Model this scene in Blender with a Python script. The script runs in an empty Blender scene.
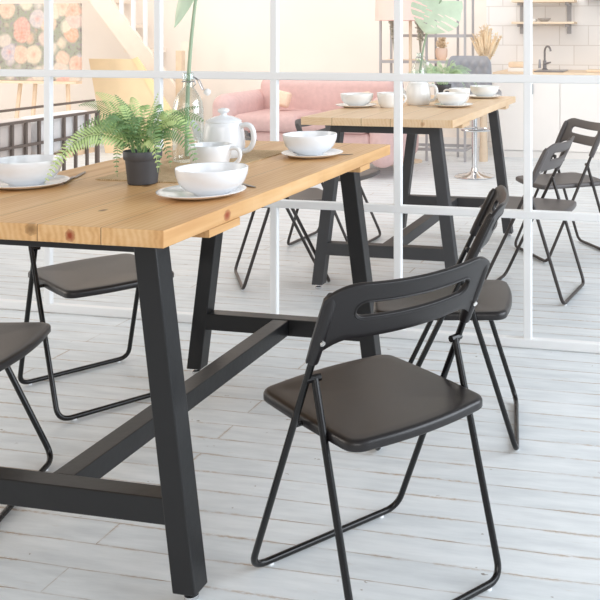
import bpy, math, random
from mathutils import Vector, Matrix, noise
PI = math.pi
rnd = random.Random(7)
S = bpy.context.scene
COL = S.collection

# ------------------------------------------------------------------ materials
def mat(name, rgb, rough=.5, metal=0, spec=.5, coat=0, var=.0, vscale=8, bump=0, bscale=60, sheen=0):
    m = bpy.data.materials.new(name); m.use_nodes = True
    nt = m.node_tree; b = nt.nodes['Principled BSDF']
    b.inputs['Roughness'].default_value = rough
    b.inputs['Metallic'].default_value = metal
    b.inputs['Specular IOR Level'].default_value = spec
    b.inputs['Coat Weight'].default_value = coat
    b.inputs['Coat Roughness'].default_value = .08
    if sheen: b.inputs['Sheen Weight'].default_value = sheen
    tc = nt.nodes.new('ShaderNodeTexCoord')
    n = nt.nodes.new('ShaderNodeTexNoise'); n.inputs['Scale'].default_value = vscale; n.inputs['Detail'].default_value = 4
    nt.links.new(tc.outputs['Object'], n.inputs['Vector'])
    r = nt.nodes.new('ShaderNodeValToRGB')
    c = rgb
    r.color_ramp.elements[0].position = .3; r.color_ramp.elements[1].position = .7
    r.color_ramp.elements[0].color = (c[0]*(1-var), c[1]*(1-var), c[2]*(1-var), 1)
    r.color_ramp.elements[1].color = (min(1, c[0]*(1+var)), min(1, c[1]*(1+var)), min(1, c[2]*(1+var)), 1)
    nt.links.new(n.outputs['Fac'], r.inputs['Fac'])
    nt.links.new(r.outputs['Color'], b.inputs['Base Color'])
    if bump:
        n2 = nt.nodes.new('ShaderNodeTexNoise'); n2.inputs['Scale'].default_value = bscale
        nt.links.new(tc.outputs['Object'], n2.inputs['Vector'])
        bp = nt.nodes.new('ShaderNodeBump'); bp.inputs['Strength'].default_value = bump; bp.inputs['Distance'].default_value = .003
        nt.links.new(n2.outputs['Fac'], bp.inputs['Height']); nt.links.new(bp.outputs['Normal'], b.inputs['Normal'])
    return m

def srgb(r, g, b):
    f = lambda v: (v/255/12.92) if v/255 <= .04045 else ((v/255+.055)/1.055)**2.4
    return (f(r), f(g), f(b))

class NB:
    """tiny node-building helper"""
    def __init__(s, name):
        s.m = bpy.data.materials.new(name); s.m.use_nodes = True
        s.nt = s.m.node_tree; s.b = s.nt.nodes['Principled BSDF']
        s.tc = s.n('ShaderNodeTexCoord')
    def n(s, t, **k):
        x = s.nt.nodes.new(t)
        for a, v in k.items(): setattr(x, a, v)
        return x
    def l(s, a, b): s.nt.links.new(a, b)
    def math(s, op, a, b=None, c=None):
        x = s.n('ShaderNodeMath', operation=op)
        for i, v in enumerate((a, b, c)):
            if v is None: continue
            if isinstance(v, (int, float)): x.inputs[i].default_value = v
            else: s.l(v, x.inputs[i])
        return x.outputs[0]
    def mix(s, f, a, b, mode='MIX'):
        x = s.n('ShaderNodeMix', data_type='RGBA', blend_type=mode)
        for sock, v in ((x.inputs['Factor'], f), (x.inputs['A'], a), (x.inputs['B'], b)):
            if isinstance(v, (int, float)): sock.default_value = v
            elif isinstance(v, tuple): sock.default_value = (*v, 1)
            else: s.l(v, sock)
        return x.outputs['Result']
    def ramp(s, f, stops):
        x = s.n('ShaderNodeValToRGB'); e = x.color_ramp.elements
        while len(e) < len(stops): e.new(.5)
        for el, (p, c) in zip(e, stops): el.position = p; el.color = (*c, 1) if isinstance(c, tuple) else (c, c, c, 1)
        s.l(f, x.inputs['Fac']); return x.outputs['Color']
    def noise(s, vec, scale, detail=4, rough=.5, dist=0):
        x = s.n('ShaderNodeTexNoise'); x.inputs['Scale'].default_value = scale; x.inputs['Detail'].default_value = detail
        x.inputs['Roughness'].default_value = rough; x.inputs['Distortion'].default_value = dist
        s.l(vec, x.inputs['Vector']); return x.outputs['Fac']
    def mapping(s, vec, scale=(1, 1, 1), loc=(0, 0, 0), rot=(0, 0, 0)):
        x = s.n('ShaderNodeMapping'); x.inputs['Scale'].default_value = scale; x.inputs['Location'].default_value = loc; x.inputs['Rotation'].default_value = rot
        s.l(vec, x.inputs['Vector']); return x.outputs['Vector']
    def bump(s, h, st=.3, d=.002):
        x = s.n('ShaderNodeBump'); x.inputs['Strength'].default_value = st; x.inputs['Distance'].default_value = d
        s.l(h, x.inputs['Height']); s.l(x.outputs['Normal'], s.b.inputs['Normal'])

def floor_material():
    k = NB('painted_floorboards')
    v = k.tc.outputs['Object']
    br = k.n('ShaderNodeTexBrick'); br.offset = .37; br.offset_frequency = 2
    br.inputs['Scale'].default_value = 1
    br.inputs['Brick Width'].default_value = 2.3; br.inputs['Row Height'].default_value = .088
    br.inputs['Mortar Size'].default_value = .0015; br.inputs['Mortar Smooth'].default_value = .3
    br.inputs['Color1'].default_value = (0, 0, 0, 1); br.inputs['Color2'].default_value = (1, 1, 1, 1)
    wob = k.noise(k.mapping(v, (1.2, 2, 1)), 2.0, 2)
    sep = k.n('ShaderNodeSeparateXYZ'); k.l(v, sep.inputs[0])
    cmb = k.n('ShaderNodeCombineXYZ'); k.l(sep.outputs[0], cmb.inputs[0])
    k.l(k.math('ADD', sep.outputs[1], k.math('MULTIPLY', k.math('SUBTRACT', wob, .5), .016)), cmb.inputs[1])
    k.l(cmb.outputs[0], br.inputs['Vector'])
    n1 = k.noise(k.mapping(v, (1.5, 8, 1)), 3.5, 5, .6)
    base = k.ramp(n1, [(.25, srgb(206, 211, 215)), (.5, srgb(221, 226, 229)), (.75, srgb(233, 237, 240))])
    base = k.mix(.16, base, br.outputs['Color'], 'SOFT_LIGHT')
    # a few boards a touch cleaner or dirtier
    grime = k.noise(k.mapping(v, (2, 12, 1)), 5, 6, .7)
    gm = k.ramp(grime, [(.62, 0.), (.74, .55)])
    base = k.mix(gm, base, srgb(201, 192, 182))
    # seams: dirt shows unevenly along them
    seamn = k.noise(k.mapping(v, (2.2, 1.4, 1)), 2.6, 4, .65)
    sm = k.math('MULTIPLY', br.outputs['Fac'], k.ramp(seamn, [(.42, .12), (.60, 1.)]))
    base = k.mix(sm, base, srgb(142, 122, 102))
    # tan dirt spread around seams
    br2 = k.n('ShaderNodeTexBrick'); br2.offset = .37
    for a, b_ in (('Brick Width', 2.3), ('Row Height', .088), ('Mortar Size', .008), ('Mortar Smooth', 1.), ('Scale', 1)): br2.inputs[a].default_value = b_
    k.l(cmb.outputs[0], br2.inputs['Vector'])
    patch = k.ramp(k.noise(k.mapping(v, (1.6, 1.1, 1)), 2.1, 3, .6), [(.45, 0.), (.6, 1.)])
    rag = k.ramp(k.noise(k.mapping(v, (7, 26, 1)), 7, 6, .8), [(.44, 0.), (.56, 1.)])
    sd = k.math('MULTIPLY', k.math('MULTIPLY', br2.outputs['Fac'], rag), k.math('ADD', k.math('MULTIPLY', patch, .8), .12))
    base = k.mix(sd, base, srgb(176, 150, 122))
    # chips, scuffs and short scratches
    for sc, mp, th, colr in ((9, (.7, 1.6, 1), (.03, .055), srgb(132, 122, 112)), (13, (.45, 1.9, 1), (.035, .06), srgb(150, 140, 130)), (6, (.5, 2.2, 1), (.022, .04), srgb(120, 108, 96))):
        vo = k.n('ShaderNodeTexVoronoi'); vo.inputs['Scale'].default_value = sc
        wv_ = k.n('ShaderNodeVectorMath', operation='ADD'); k.l(k.mapping(v, mp, (sc*.37, .21*sc, 0)), wv_.inputs[0])
        nz = k.n('ShaderNodeTexNoise'); nz.inputs['Scale'].default_value = 40; k.l(v, nz.inputs['Vector'])
        sc_ = k.n('ShaderNodeVectorMath', operation='SCALE'); sc_.inputs['Scale'].default_value = .05; k.l(nz.outputs['Color'], sc_.inputs[0]); k.l(sc_.outputs[0], wv_.inputs[1])
        k.l(wv_.outputs[0], vo.inputs['Vector'])
        ch = k.math('MULTIPLY', k.ramp(vo.outputs['Distance'], [(th[0], 1.), (th[1], 0.)]), k.ramp(k.noise(v, 4+sc*.2, 2), [(.46, 0.), (.52, .85)]))
        base = k.mix(ch, base, colr)
    k.l(base, k.b.inputs['Base Color'])
    k.b.inputs['Roughness'].default_value = .42; k.b.inputs['Specular IOR Level'].default_value = .45
    h = k.math('SUBTRACT', n1, k.math('MULTIPLY', br.outputs['Fac'], 1.2))
    k.bump(h, .35, .003)
    return k.m

def wood_material(name, cA, cB, cC, knots=(), edges=None, endgrain=True):
    """pine planks running along local Y; planks split at x positions in edges"""
    k = NB(name); v = k.tc.outputs['Object']
    sep = k.n('ShaderNodeSeparateXYZ'); k.l(v, sep.inputs[0])
    X, Y, Z = sep.outputs
    idx = None; seam = None
    for e in (edges or []):
        g = k.math('GREATER_THAN', X, e); idx = g if idx is None else k.math('ADD', idx, g)
        d = k.math('LESS_THAN', k.math('ABSOLUTE', k.math('SUBTRACT', X, e)), .0012)
        seam = d if seam is None else k.math('MAXIMUM', seam, d)
    off = k.n('ShaderNodeCombineXYZ')
    if idx is not None:
        k.l(k.math('MULTIPLY', idx, 3.17), off.inputs[0]); k.l(k.math('MULTIPLY', idx, 5.3), off.inputs[1])
    va = k.n('ShaderNodeVectorMath', operation='ADD'); k.l(v, va.inputs[0]); k.l(off.outputs[0], va.inputs[1])
    vv = va.outputs[0]
    g1 = k.noise(k.mapping(vv, (14, 1.0, 14)), 1.5, 4, .55, .6)
    wv = k.n('ShaderNodeTexWave', wave_type='RINGS', rings_direction='Y'); wv.inputs['Scale'].default_value = 24; wv.inputs['Distortion'].default_value = 5
    wv.inputs['Detail'].default_value = 3; wv.inputs['Detail Scale'].default_value = 1.2
    k.l(k.mapping(vv, (1, .12, 1.5)), wv.inputs['Vector'])
    fine = k.noise(k.mapping(vv, (160, 5, 160)), 1, 3)
    f = k.math('ADD', k.math('MULTIPLY', g1, .72), k.math('ADD', k.math('MULTIPLY', wv.outputs['Fac'], .2), k.math('MULTIPLY', fine, .14)))
    col = k.ramp(f, [(.2, cC), (.5, cA), (.85, cB)])
    big = k.noise(k.mapping(vv, (6, 1.5, 6)), 1.2, 2)
    col = k.mix(k.ramp(big, [(.4, 0.), (.7, .35)]), col, cC)
    for (kx, ky, kz, rx, ry, rz, kc) in knots:
        dx = k.math('DIVIDE', k.math('SUBTRACT', X, kx), rx); dy = k.math('DIVIDE', k.math('SUBTRACT', Y, ky), ry); dz = k.math('DIVIDE', k.math('SUBTRACT', Z, kz), rz)
        d = k.math('SQRT', k.math('ADD', k.math('MULTIPLY', dx, dx), k.math('ADD', k.math('MULTIPLY', dy, dy), k.math('MULTIPLY', dz, dz))))
        d = k.math('ADD', d, k.math('MULTIPLY', k.math('SUBTRACT', fine, .5), .5))
        col = k.mix(k.ramp(d, [(.25, 1.), (.6, .75), (1., .35), (1.5, 0.)]), col, kc)
    if seam is not None: col = k.mix(k.math('MULTIPLY', seam, .7), col, srgb(120, 82, 48))
    k.l(col, k.b.inputs['Base Color'])
    k.b.inputs['Roughness'].default_value = .42; k.b.inputs['Specular IOR Level'].default_value = .4
    k.bump(f, .25, .0012)
    return k.m

def tile_material():
    k = NB('large_white_tiles'); v = k.tc.outputs['Object']
    br = k.n('ShaderNodeTexBrick'); br.offset = .5
    for a, b_ in (('Brick Width', .268), ('Row Height', .182), ('Mortar Size', .004), ('Mortar Smooth', .2), ('Scale', 1)): br.inputs[a].default_value = b_
    k.l(k.mapping(v, (1, 1, 1), (.06, .058, 0), (PI/2, 0, 0)), br.inputs['Vector'])
    br.inputs['Color1'].default_value = (*srgb(243, 240, 237), 1); br.inputs['Color2'].default_value = (*srgb(247, 245, 243), 1)
    br.inputs['Mortar'].default_value = (*srgb(222, 217, 212), 1)
    k.l(br.outputs['Color'], k.b.inputs['Base Color']); k.b.inputs['Roughness'].default_value = .35
    return k.m

def painting_material():
    k = NB('painted_flowers'); v = k.tc.outputs['Object']
    w = k.n('ShaderNodeTexVoronoi'); w.inputs['Scale'].default_value = 7.4; w.inputs['Randomness'].default_value = .75
    nz = k.n('ShaderNodeTexNoise'); nz.inputs['Scale'].default_value = 14; k.l(v, nz.inputs['Vector'])
    vm = k.n('ShaderNodeMix', data_type='VECTOR'); vm.inputs['Factor'].default_value = .03
    vs = k.mapping(v, (1, 0, 1)); k.l(vs, vm.inputs['A']); k.l(nz.outputs['Color'], vm.inputs['B'])
    k.l(vm.outputs['Result'], w.inputs['Vector'])
    s2 = k.n('ShaderNodeSeparateColor'); k.l(w.outputs['Color'], s2.inputs[0])
    hue = k.ramp(s2.outputs[0], [(.0, srgb(232, 176, 150)), (.22, srgb(206, 196, 190)), (.42, srgb(220, 204, 182)), (.6, srgb(230, 166, 148)), (.72, srgb(196, 186, 194)), (.95, srgb(216, 208, 188))])
    petals = k.noise(k.mapping(v, (1, 1, 1)), 38, 3)
    hue = k.mix(k.ramp(petals, [(.4, 0.), (.7, .45)]), hue, srgb(243, 224, 206))
    core = k.ramp(w.outputs['Distance'], [(.0, 1.), (.16, .25), (.3, 0.)])
    hue = k.mix(k.math('MULTIPLY', core, .6), hue, srgb(226, 140, 116))
    bg = k.ramp(k.noise(v, 26, 3), [(.35, srgb(150, 140, 138)), (.5, srgb(166, 170, 150)), (.7, srgb(168, 152, 160))])
    col = k.mix(k.ramp(w.outputs['Distance'], [(.52, 0.), (.66, 1.)]), hue, bg)
    k.l(col, k.b.inputs['Base Color']); k.b.inputs['Roughness'].default_value = .8
    return k.m

def woven_material():
    k = NB('woven_jute'); v = k.tc.outputs['Object']
    a = k.n('ShaderNodeTexWave'); a.inputs['Scale'].default_value = 55; a.bands_direction = 'X'; a.inputs['Distortion'].default_value = 2
    b = k.n('ShaderNodeTexWave'); b.inputs['Scale'].default_value = 70; b.bands_direction = 'Y'; b.inputs['Distortion'].default_value = 2
    k.l(v, a.inputs['Vector']); k.l(v, b.inputs['Vector'])
    f = k.math('MULTIPLY', a.outputs['Fac'], b.outputs['Fac'])
    f = k.math('ADD', k.math('MULTIPLY', f, .7), k.math('MULTIPLY', k.noise(v, 90, 2), .5))
    k.l(k.ramp(f, [(.15, srgb(172, 142, 104)), (.5, srgb(212, 182, 142)), (.85, srgb(232, 208, 172))]), k.b.inputs['Base Color'])
    k.b.inputs['Roughness'].default_value = .9; k.bump(f, .8, .002)
    return k.m

def thin_glass():
    m = bpy.data.materials.new('thin_clear_glass'); m.use_nodes = True
    nt = m.node_tree; nt.nodes.remove(nt.nodes['Principled BSDF'])
    out = nt.nodes['Material Output']
    lw = nt.nodes.new('ShaderNodeLayerWeight'); lw.inputs['Blend'].default_value = .35
    rp = nt.nodes.new('ShaderNodeMapRange'); rp.inputs['To Min'].default_value = .05; rp.inputs['To Max'].default_value = .75
    nt.links.new(lw.outputs['Facing'], rp.inputs['Value'])
    t = nt.nodes.new('ShaderNodeBsdfTransparent'); t.inputs['Color'].default_value = (.93, .96, .95, 1)
    g = nt.nodes.new('ShaderNodeBsdfGlossy'); g.inputs['Roughness'].default_value = .03; g.inputs['Color'].default_value = (.9, .93, .92, 1)
    mx = nt.nodes.new('ShaderNodeMixShader')
    nt.links.new(rp.outputs[0], mx.inputs[0]); nt.links.new(t.outputs[0], mx.inputs[1]); nt.links.new(g.outputs[0], mx.inputs[2])
    nt.links.new(mx.outputs[0], out.inputs['Surface'])
    return m

M = {}
M['floor'] = floor_material()
red = srgb(150, 66, 34); dk = srgb(120, 84, 50)
M['pine'] = wood_material('honey_pine', srgb(221, 176, 122), srgb(236, 200, 152), srgb(196, 144, 90),
    knots=[(.133, -.645, .732, .011, .02, .012, red), (.328, -.41, .732, .01, .016, .012, red), (.02, -.22, .751, .010, .016, .01, dk), (.1, -.5, .751, .008, .013, .01, dk), (-.13, -.55, .751, .012, .02, .01, dk),
           (.05, -.645, .74, .014, .02, .012, srgb(150, 112, 70))],
    edges=[-.19, -.062, .063, .198])
M['pine_pale'] = wood_material('haze_paled_pine', srgb(232, 200, 162), srgb(240, 214, 180), srgb(218, 180, 138),  # far table's pine, paled to imitate the haze over the background
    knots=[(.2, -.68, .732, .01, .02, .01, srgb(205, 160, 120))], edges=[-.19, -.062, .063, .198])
M['black_wood'] = mat('black_stained_wood', srgb(23, 23, 25), .36, var=.12, vscale=14, bump=.15, bscale=40)
M['black_wood_far'] = mat('haze_lifted_black_wood', srgb(62, 62, 64), .5, var=.08, vscale=14)  # black wood lightened to grey, haze mixed into the colour
M['plastic'] = mat('black_plastic', srgb(30, 27, 28), .34, var=.05, vscale=20, bump=.08, bscale=500)
M['plastic_far'] = mat('haze_lifted_black_plastic', srgb(92, 87, 86), .45, var=.04, vscale=20)  # same black plastic raised to grey to mimic haze
M['tube'] = mat('black_enamelled_steel', srgb(17, 16, 17), .24, .0, spec=.4, var=.05)
M['tube_far'] = mat('haze_lifted_black_steel', srgb(52, 46, 44), .3, .0, var=.05)  # far chair steel with haze painted in as a lighter tone
M['chrome'] = mat('polished_chrome', (.75, .75, .76), .12, 1, var=.03)
M['steel'] = mat('brushed_steel', (.42, .42, .44), .3, 1, var=.05)
M['screw'] = mat('bright_screw', (.85, .83, .8), .25, .6)
M['clear_pad'] = mat('translucent_pad', (.9, .92, .95), .2)
M['white_frame'] = mat('white_painted_frame', srgb(243, 244, 245), .45, var=.012, vscale=5)
M['ceramic'] = mat('white_glazed_ceramic', srgb(236, 238, 241), .16, spec=.5, coat=.3, var=.01)
M['ceramic_far'] = mat('white_ceramic', srgb(240, 240, 238), .2, coat=.2, var=.01)
M['pot'] = mat('charcoal_plant_pot', srgb(70, 70, 74), .5, var=.04)
M['soil'] = mat('potting_soil', srgb(60, 46, 34), .95, var=.3, vscale=120, bump=.6, bscale=200)
M['fern'] = [mat('fern_green', srgb(156, 186, 122), .45, var=.2, vscale=25), mat('fern_deep_green', srgb(120, 156, 104), .45, var=.2, vscale=25), mat('fern_bright_green', srgb(196, 218, 150), .45, var=.15, vscale=25)]
M['fern_far'] = [mat('haze_paled_fern_green', srgb(192, 214, 170), .5, var=.1, vscale=25), mat('haze_paled_fern_grey_green', srgb(170, 198, 156), .5, var=.12, vscale=25)]  # far fern greens washed paler to carry the haze
M['leaf'] = mat('haze_paled_monstera_green', srgb(214, 232, 206), .4, var=.08, vscale=18)  # white veil of haze put into the leaf colour
M['stem'] = mat('pale_green_stem', srgb(158, 178, 150), .5, var=.08)
M['jute'] = woven_material()
M['glass'] = thin_glass()
M['stopper'] = mat('white_porcelain_stopper', srgb(240, 240, 240), .25)
M['wall'] = mat('warm_white_plaster', srgb(247, 238, 229), .9, var=.012, vscale=2)
M['tile'] = tile_material()
M['pink'] = mat('dusty_pink_fabric', srgb(214, 182, 178), .9, var=.05, vscale=30, bump=.3, bscale=300)
M['pink_seat'] = mat('dusty_pink_seat_fabric', srgb(206, 173, 169), .9, var=.05, vscale=30, bump=.3, bscale=300)
M['peach'] = mat('peach_cushion_fabric', srgb(234, 208, 184), .9, var=.05, vscale=30)
M['shade'] = mat('pale_pink_lampshade', srgb(248, 208, 198), .9, var=.02)
M['pole_wood'] = mat('pale_pole_wood', srgb(226, 204, 178), .6, var=.06, vscale=20)
M['rack'] = mat('grey_rack_metal', srgb(178, 176, 178), .5, .1, var=.04)
M['bench_metal'] = mat('dark_bench_metal', srgb(112, 102, 96), .5, .1, var=.05)
M['bench_wood'] = mat('peach_bench_wood', srgb(240, 208, 172), .6, var=.05, vscale=12)
M['white_fabric'] = mat('white_cushion_fabric', srgb(232, 230, 230), .9, var=.03, vscale=30)
M['grey_fabric'] = mat('pale_grey_cushion_fabric', srgb(216, 206, 200), .9, var=.03, vscale=30)
M['stair_wood'] = mat('cream_stair_wood', srgb(249, 236, 222), .7, var=.03, vscale=10)
M['mustard'] = mat('pale_ochre_board', srgb(240, 216, 178), .7, var=.05, vscale=6)
M['mustard_edge'] = mat('ochre_board_edge', srgb(244, 220, 172), .7, var=.05, vscale=6)
M['painting'] = painting_material()
M['canvas_side'] = mat('canvas_side', srgb(226, 212, 198), .9)
M['easel_wood'] = mat('light_easel_wood', srgb(242, 216, 188), .6, var=.06, vscale=14)
M['quilt'] = mat('grey_quilted_leather', srgb(146, 146, 151), .45, var=.03, bump=.1)
M['dry_grass'] = mat('dry_pampas', srgb(236, 212, 178), .9, var=.08, vscale=30)
M['dried_leaf'] = mat('dusty_dried_leaf', srgb(198, 196, 182), .9, var=.12, vscale=30)
M['cabinet'] = mat('white_cabinet_front', srgb(248, 244, 240), .5, var=.008)
M['plinth'] = mat('white_plinth', srgb(240, 236, 232), .6)
M['worktop'] = mat('pale_oak_worktop', srgb(240, 216, 188), .5, var=.05, vscale=14)
M['shelf_wood'] = mat('pale_shelf_wood', srgb(242, 222, 196), .6, var=.04, vscale=14)
M['bracket'] = mat('grey_bracket_metal', srgb(176, 174, 176), .5, .1)
M['tap'] = mat('grey_tap_metal', srgb(140, 138, 140), .3, .4)
M['hood'] = mat('grey_hood_metal', srgb(188, 186, 188), .4, .2)
M['terracotta'] = mat('pale_clay', srgb(236, 208, 190), .8, var=.04)

# ------------------------------------------------------------------ objects
def tag(o, label=None, cat=None, group=None, kind=None):
    if label: o['label'] = label
    if cat: o['category'] = cat
    if group: o['group'] = group
    if kind: o['kind'] = kind
    return o

def thing(name, label, cat, loc=(0, 0, 0), rz=0, group=None):
    o = bpy.data.objects.new(name, None); COL.objects.link(o)
    o.empty_display_size = .1
    o.location = loc; o.rotation_euler = (0, 0, rz)
    return tag(o, label, cat, group)

class MB:
    def __init__(s): s.v = []; s.f = []
    def add(s, vs, fs):
        n = len(s.v); s.v += [tuple(p) for p in vs]; s.f += [tuple(i+n for i in f) for f in fs]; return s
    def box(s, x0, x1, y0, y1, z0, z1, mtx=None, top=None):
        vs = [Vector(p) for p in ((x0, y0, z0), (x1, y0, z0), (x1, y1, z0), (x0, y1, z0), (x0, y0, z1), (x1, y0, z1), (x1, y1, z1), (x0, y1, z1))]
        if top: vs = vs[:4] + [p + Vector(top) for p in vs[4:]]
        if mtx: vs = [mtx @ p for p in vs]
        return s.add(vs, [(0, 3, 2, 1), (4, 5, 6, 7), (0, 1, 5, 4), (1, 2, 6, 5), (2, 3, 7, 6), (3, 0, 4, 7)])
    def rbox(s, x0, x1, y0, y1, z0, z1, r, n=3, mtx=None):
        """soft rounded box: superellipsoid-like sphere-corner box"""
        r = min(r, (x1-x0)/2, (y1-y0)/2, (z1-z0)/2)
        rings = []; m = 4*(n+1)
        def ring(z, inset):
            rr = max(r-inset, .0005); pts = []
            for ci, (cx, cy) in enumerate(((x1-r, y1-r), (x0+r, y1-r), (x0+r, y0+r), (x1-r, y0+r))):
                for j in range(n+1):
                    a = ci*PI/2 + j*PI/2/n
                    pts.append(Vector((cx+rr*math.cos(a), cy+rr*math.sin(a), z)))
            return pts
        for j in range(n+1):
            a = -PI/2 + j*PI/2/n
            rings.append(ring(z0+r+r*math.sin(a), r-r*math.cos(a)))
        for j in range(n+1):
            a = j*PI/2/n
            rings.append(ring(z1-r+r*math.sin(a), r-r*math.cos(a)))
        vs = [p for q in rings for p in q]
        if mtx: vs = [mtx @ p for p in vs]
        fs = []
        for i in range(len(rings)-1):
            for j in range(m):
                fs.append((i*m+j, i*m+(j+1) % m, (i+1)*m+(j+1) % m, (i+1)*m+j))
        fs.append(tuple(range(m))[::-1]); fs.append(tuple((len(rings)-1)*m+j for j in range(m)))
        return s.add(vs, fs)
    def tube(s, pts, r, n=10, cap=True):
        pts = [Vector(p) for p in pts]
        rs = r if isinstance(r, (list, tuple)) else [r]*len(pts)
        t = [(pts[min(i+1, len(pts)-1)]-pts[max(i-1, 0)]).normalized() for i in range(len(pts))]
        up = Vector((0, 0, 1)) if abs(t[0].z) < .9 else Vector((1, 0, 0))
        nrm = t[0].cross(up).normalized(); vs = []
        for i, p in enumerate(pts):
            if i: nrm = (nrm - t[i]*nrm.dot(t[i])).normalized()
            b = t[i].cross(nrm)
            for j in range(n):
                a = 2*PI*j/n; vs.append(p + nrm*rs[i]*math.cos(a) + b*rs[i]*math.sin(a))
        fs = [(i*n+j, i*n+(j+1) % n, (i+1)*n+(j+1) % n, (i+1)*n+j) for i in range(len(pts)-1) for j in range(n)]
        if cap: fs += [tuple(range(n))[::-1], tuple((len(pts)-1)*n+j for j in range(n))]
        return s.add(vs, fs)
    def lathe(s, prof, n=40, c=(0, 0, 0), sx=1, sy=1):
        vs = []; fs = []
        for (r, z) in prof:
            for j in range(n):
                a = 2*PI*j/n; vs.append((c[0]+r*sx*math.cos(a), c[1]+r*sy*math.sin(a), c[2]+z))
        for i in range(len(prof)-1):
            for j in range(n): fs.append((i*n+j, i*n+(j+1) % n, (i+1)*n+(j+1) % n, (i+1)*n+j))
        if prof[0][0] > 1e-5: fs.append(tuple(range(n))[::-1])
        if prof[-1][0] > 1e-5: fs.append(tuple((len(prof)-1)*n+j for j in range(n)))
        return s.add(vs, fs)
    def prism(s, poly, y0, y1):
        """polygon in the XZ plane extruded along Y"""
        n = len(poly); vs = [(x, y0, z) for x, z in poly] + [(x, y1, z) for x, z in poly]
        return s.add(vs, [tuple(range(n)), tuple(range(n, 2*n))[::-1]] + [(i, i+n, (i+1) % n+n, (i+1) % n) for i in range(n)])
    def build(s, name, m, parent=None, smooth=True, bevel=0, angle=40, loc=None):
        me = bpy.data.meshes.new(name); me.from_pydata(s.v, [], s.f)
        import bmesh
        bm = bmesh.new(); bm.from_mesh(me); bmesh.ops.remove_doubles(bm, verts=bm.verts, dist=1e-6)
        bmesh.ops.recalc_face_normals(bm, faces=bm.faces); bm.to_mesh(me); bm.free()
        me.materials.append(m)
        if smooth:
            me.polygons.foreach_set('use_smooth', [True]*len(me.polygons)); me.set_sharp_from_angle(angle=math.radians(angle))
        o = bpy.data.objects.new(name, me); COL.objects.link(o)
        if parent: o.parent = parent
        if loc: o.location = loc
        if bevel:
            b = o.modifiers.new('soft_edges', 'BEVEL'); b.width = bevel; b.segments = 2; b.limit_method = 'ANGLE'; b.angle_limit = math.radians(40)
        return o

def fillet(pts, r, seg=6):
    pts = [Vector(p) for p in pts]; out = [pts[0]]
    for i in range(1, len(pts)-1):
        a, b, c = pts[i-1], pts[i], pts[i+1]
        u = (a-b).normalized(); w = (c-b).normalized(); ang = u.angle(w)
        d = min(r/math.tan(ang/2), (a-b).length*.48, (c-b).length*.48)
        p0 = b+u*d; p1 = b+w*d
        for j in range(seg+1):
            t = j/seg; out.append(p0*(1-t)**2 + b*2*t*(1-t) + p1*t*t)
    out.append(pts[-1]); return out

def bez(p0, p1, p2, n):
    p0, p1, p2 = Vector(p0), Vector(p1), Vector(p2)
    return [p0*(1-t)**2+p1*2*t*(1-t)+p2*t*t for t in (i/n for i in range(n+1))]

def children(o): return [c for c in bpy.data.objects if c.parent == o]
def copy_tree(o, parent=None):
    c = o.copy(); COL.objects.link(c)
    if parent: c.parent = parent
    for ch in children(o): copy_tree(ch, c)
    return c

# ------------------------------------------------------------------ setting
fl = MB().box(-7, 4, -4, 7.3, -.05, 0).build('floor', M['floor'], smooth=False); tag(fl, kind='structure')
wb = MB().box(-7, -.62, 7.0, 7.15, 0, 2.9).build('wall_back', M['wall'], smooth=False); tag(wb, kind='structure')
wk = MB().box(-.62, 4, 7.0, 7.15, 0, 2.9).build('wall_kitchen', M['tile'], smooth=False); tag(wk, kind='structure')
wl = MB().box(-7.1, -7, -4, 7.15, 0, 2.9).build('wall_left', M['wall'], smooth=False); tag(wl, kind='structure')
bb = MB().box(-7, -.62, 6.98, 7.0, 0, .09).build('baseboard_back', M['plinth'], smooth=False); tag(bb, kind='structure')

GY = 1.69
part = bpy.data.objects.new('mirror_frame_1', None); COL.objects.link(part); part.location = (0, GY, 0); tag(part, kind='structure')  # open frame of a mirror; what it reflects is modelled behind it
for x in (-2.182, -1.702, -1.222, -.7385, -.258, .2245, .7005, 1.181, 1.66):
    MB().box(x-.0145, x+.0145, -.012, .012, .03, 2.36).build('mullion', M['white_frame'], part, smooth=False, bevel=.004)
for z in (.466, .9415, 1.42, 1.89, 2.36):
    MB().box(-2.2, 1.68, -.013, .013, z-.0145, z+.0145).build('glazing_bar', M['white_frame'], part, smooth=False, bevel=.004)
MB().box(-2.2, 1.68, -.015, .015, 0, .033).build('bottom_rail', M['white_frame'], part, smooth=False, bevel=.004)

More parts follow.
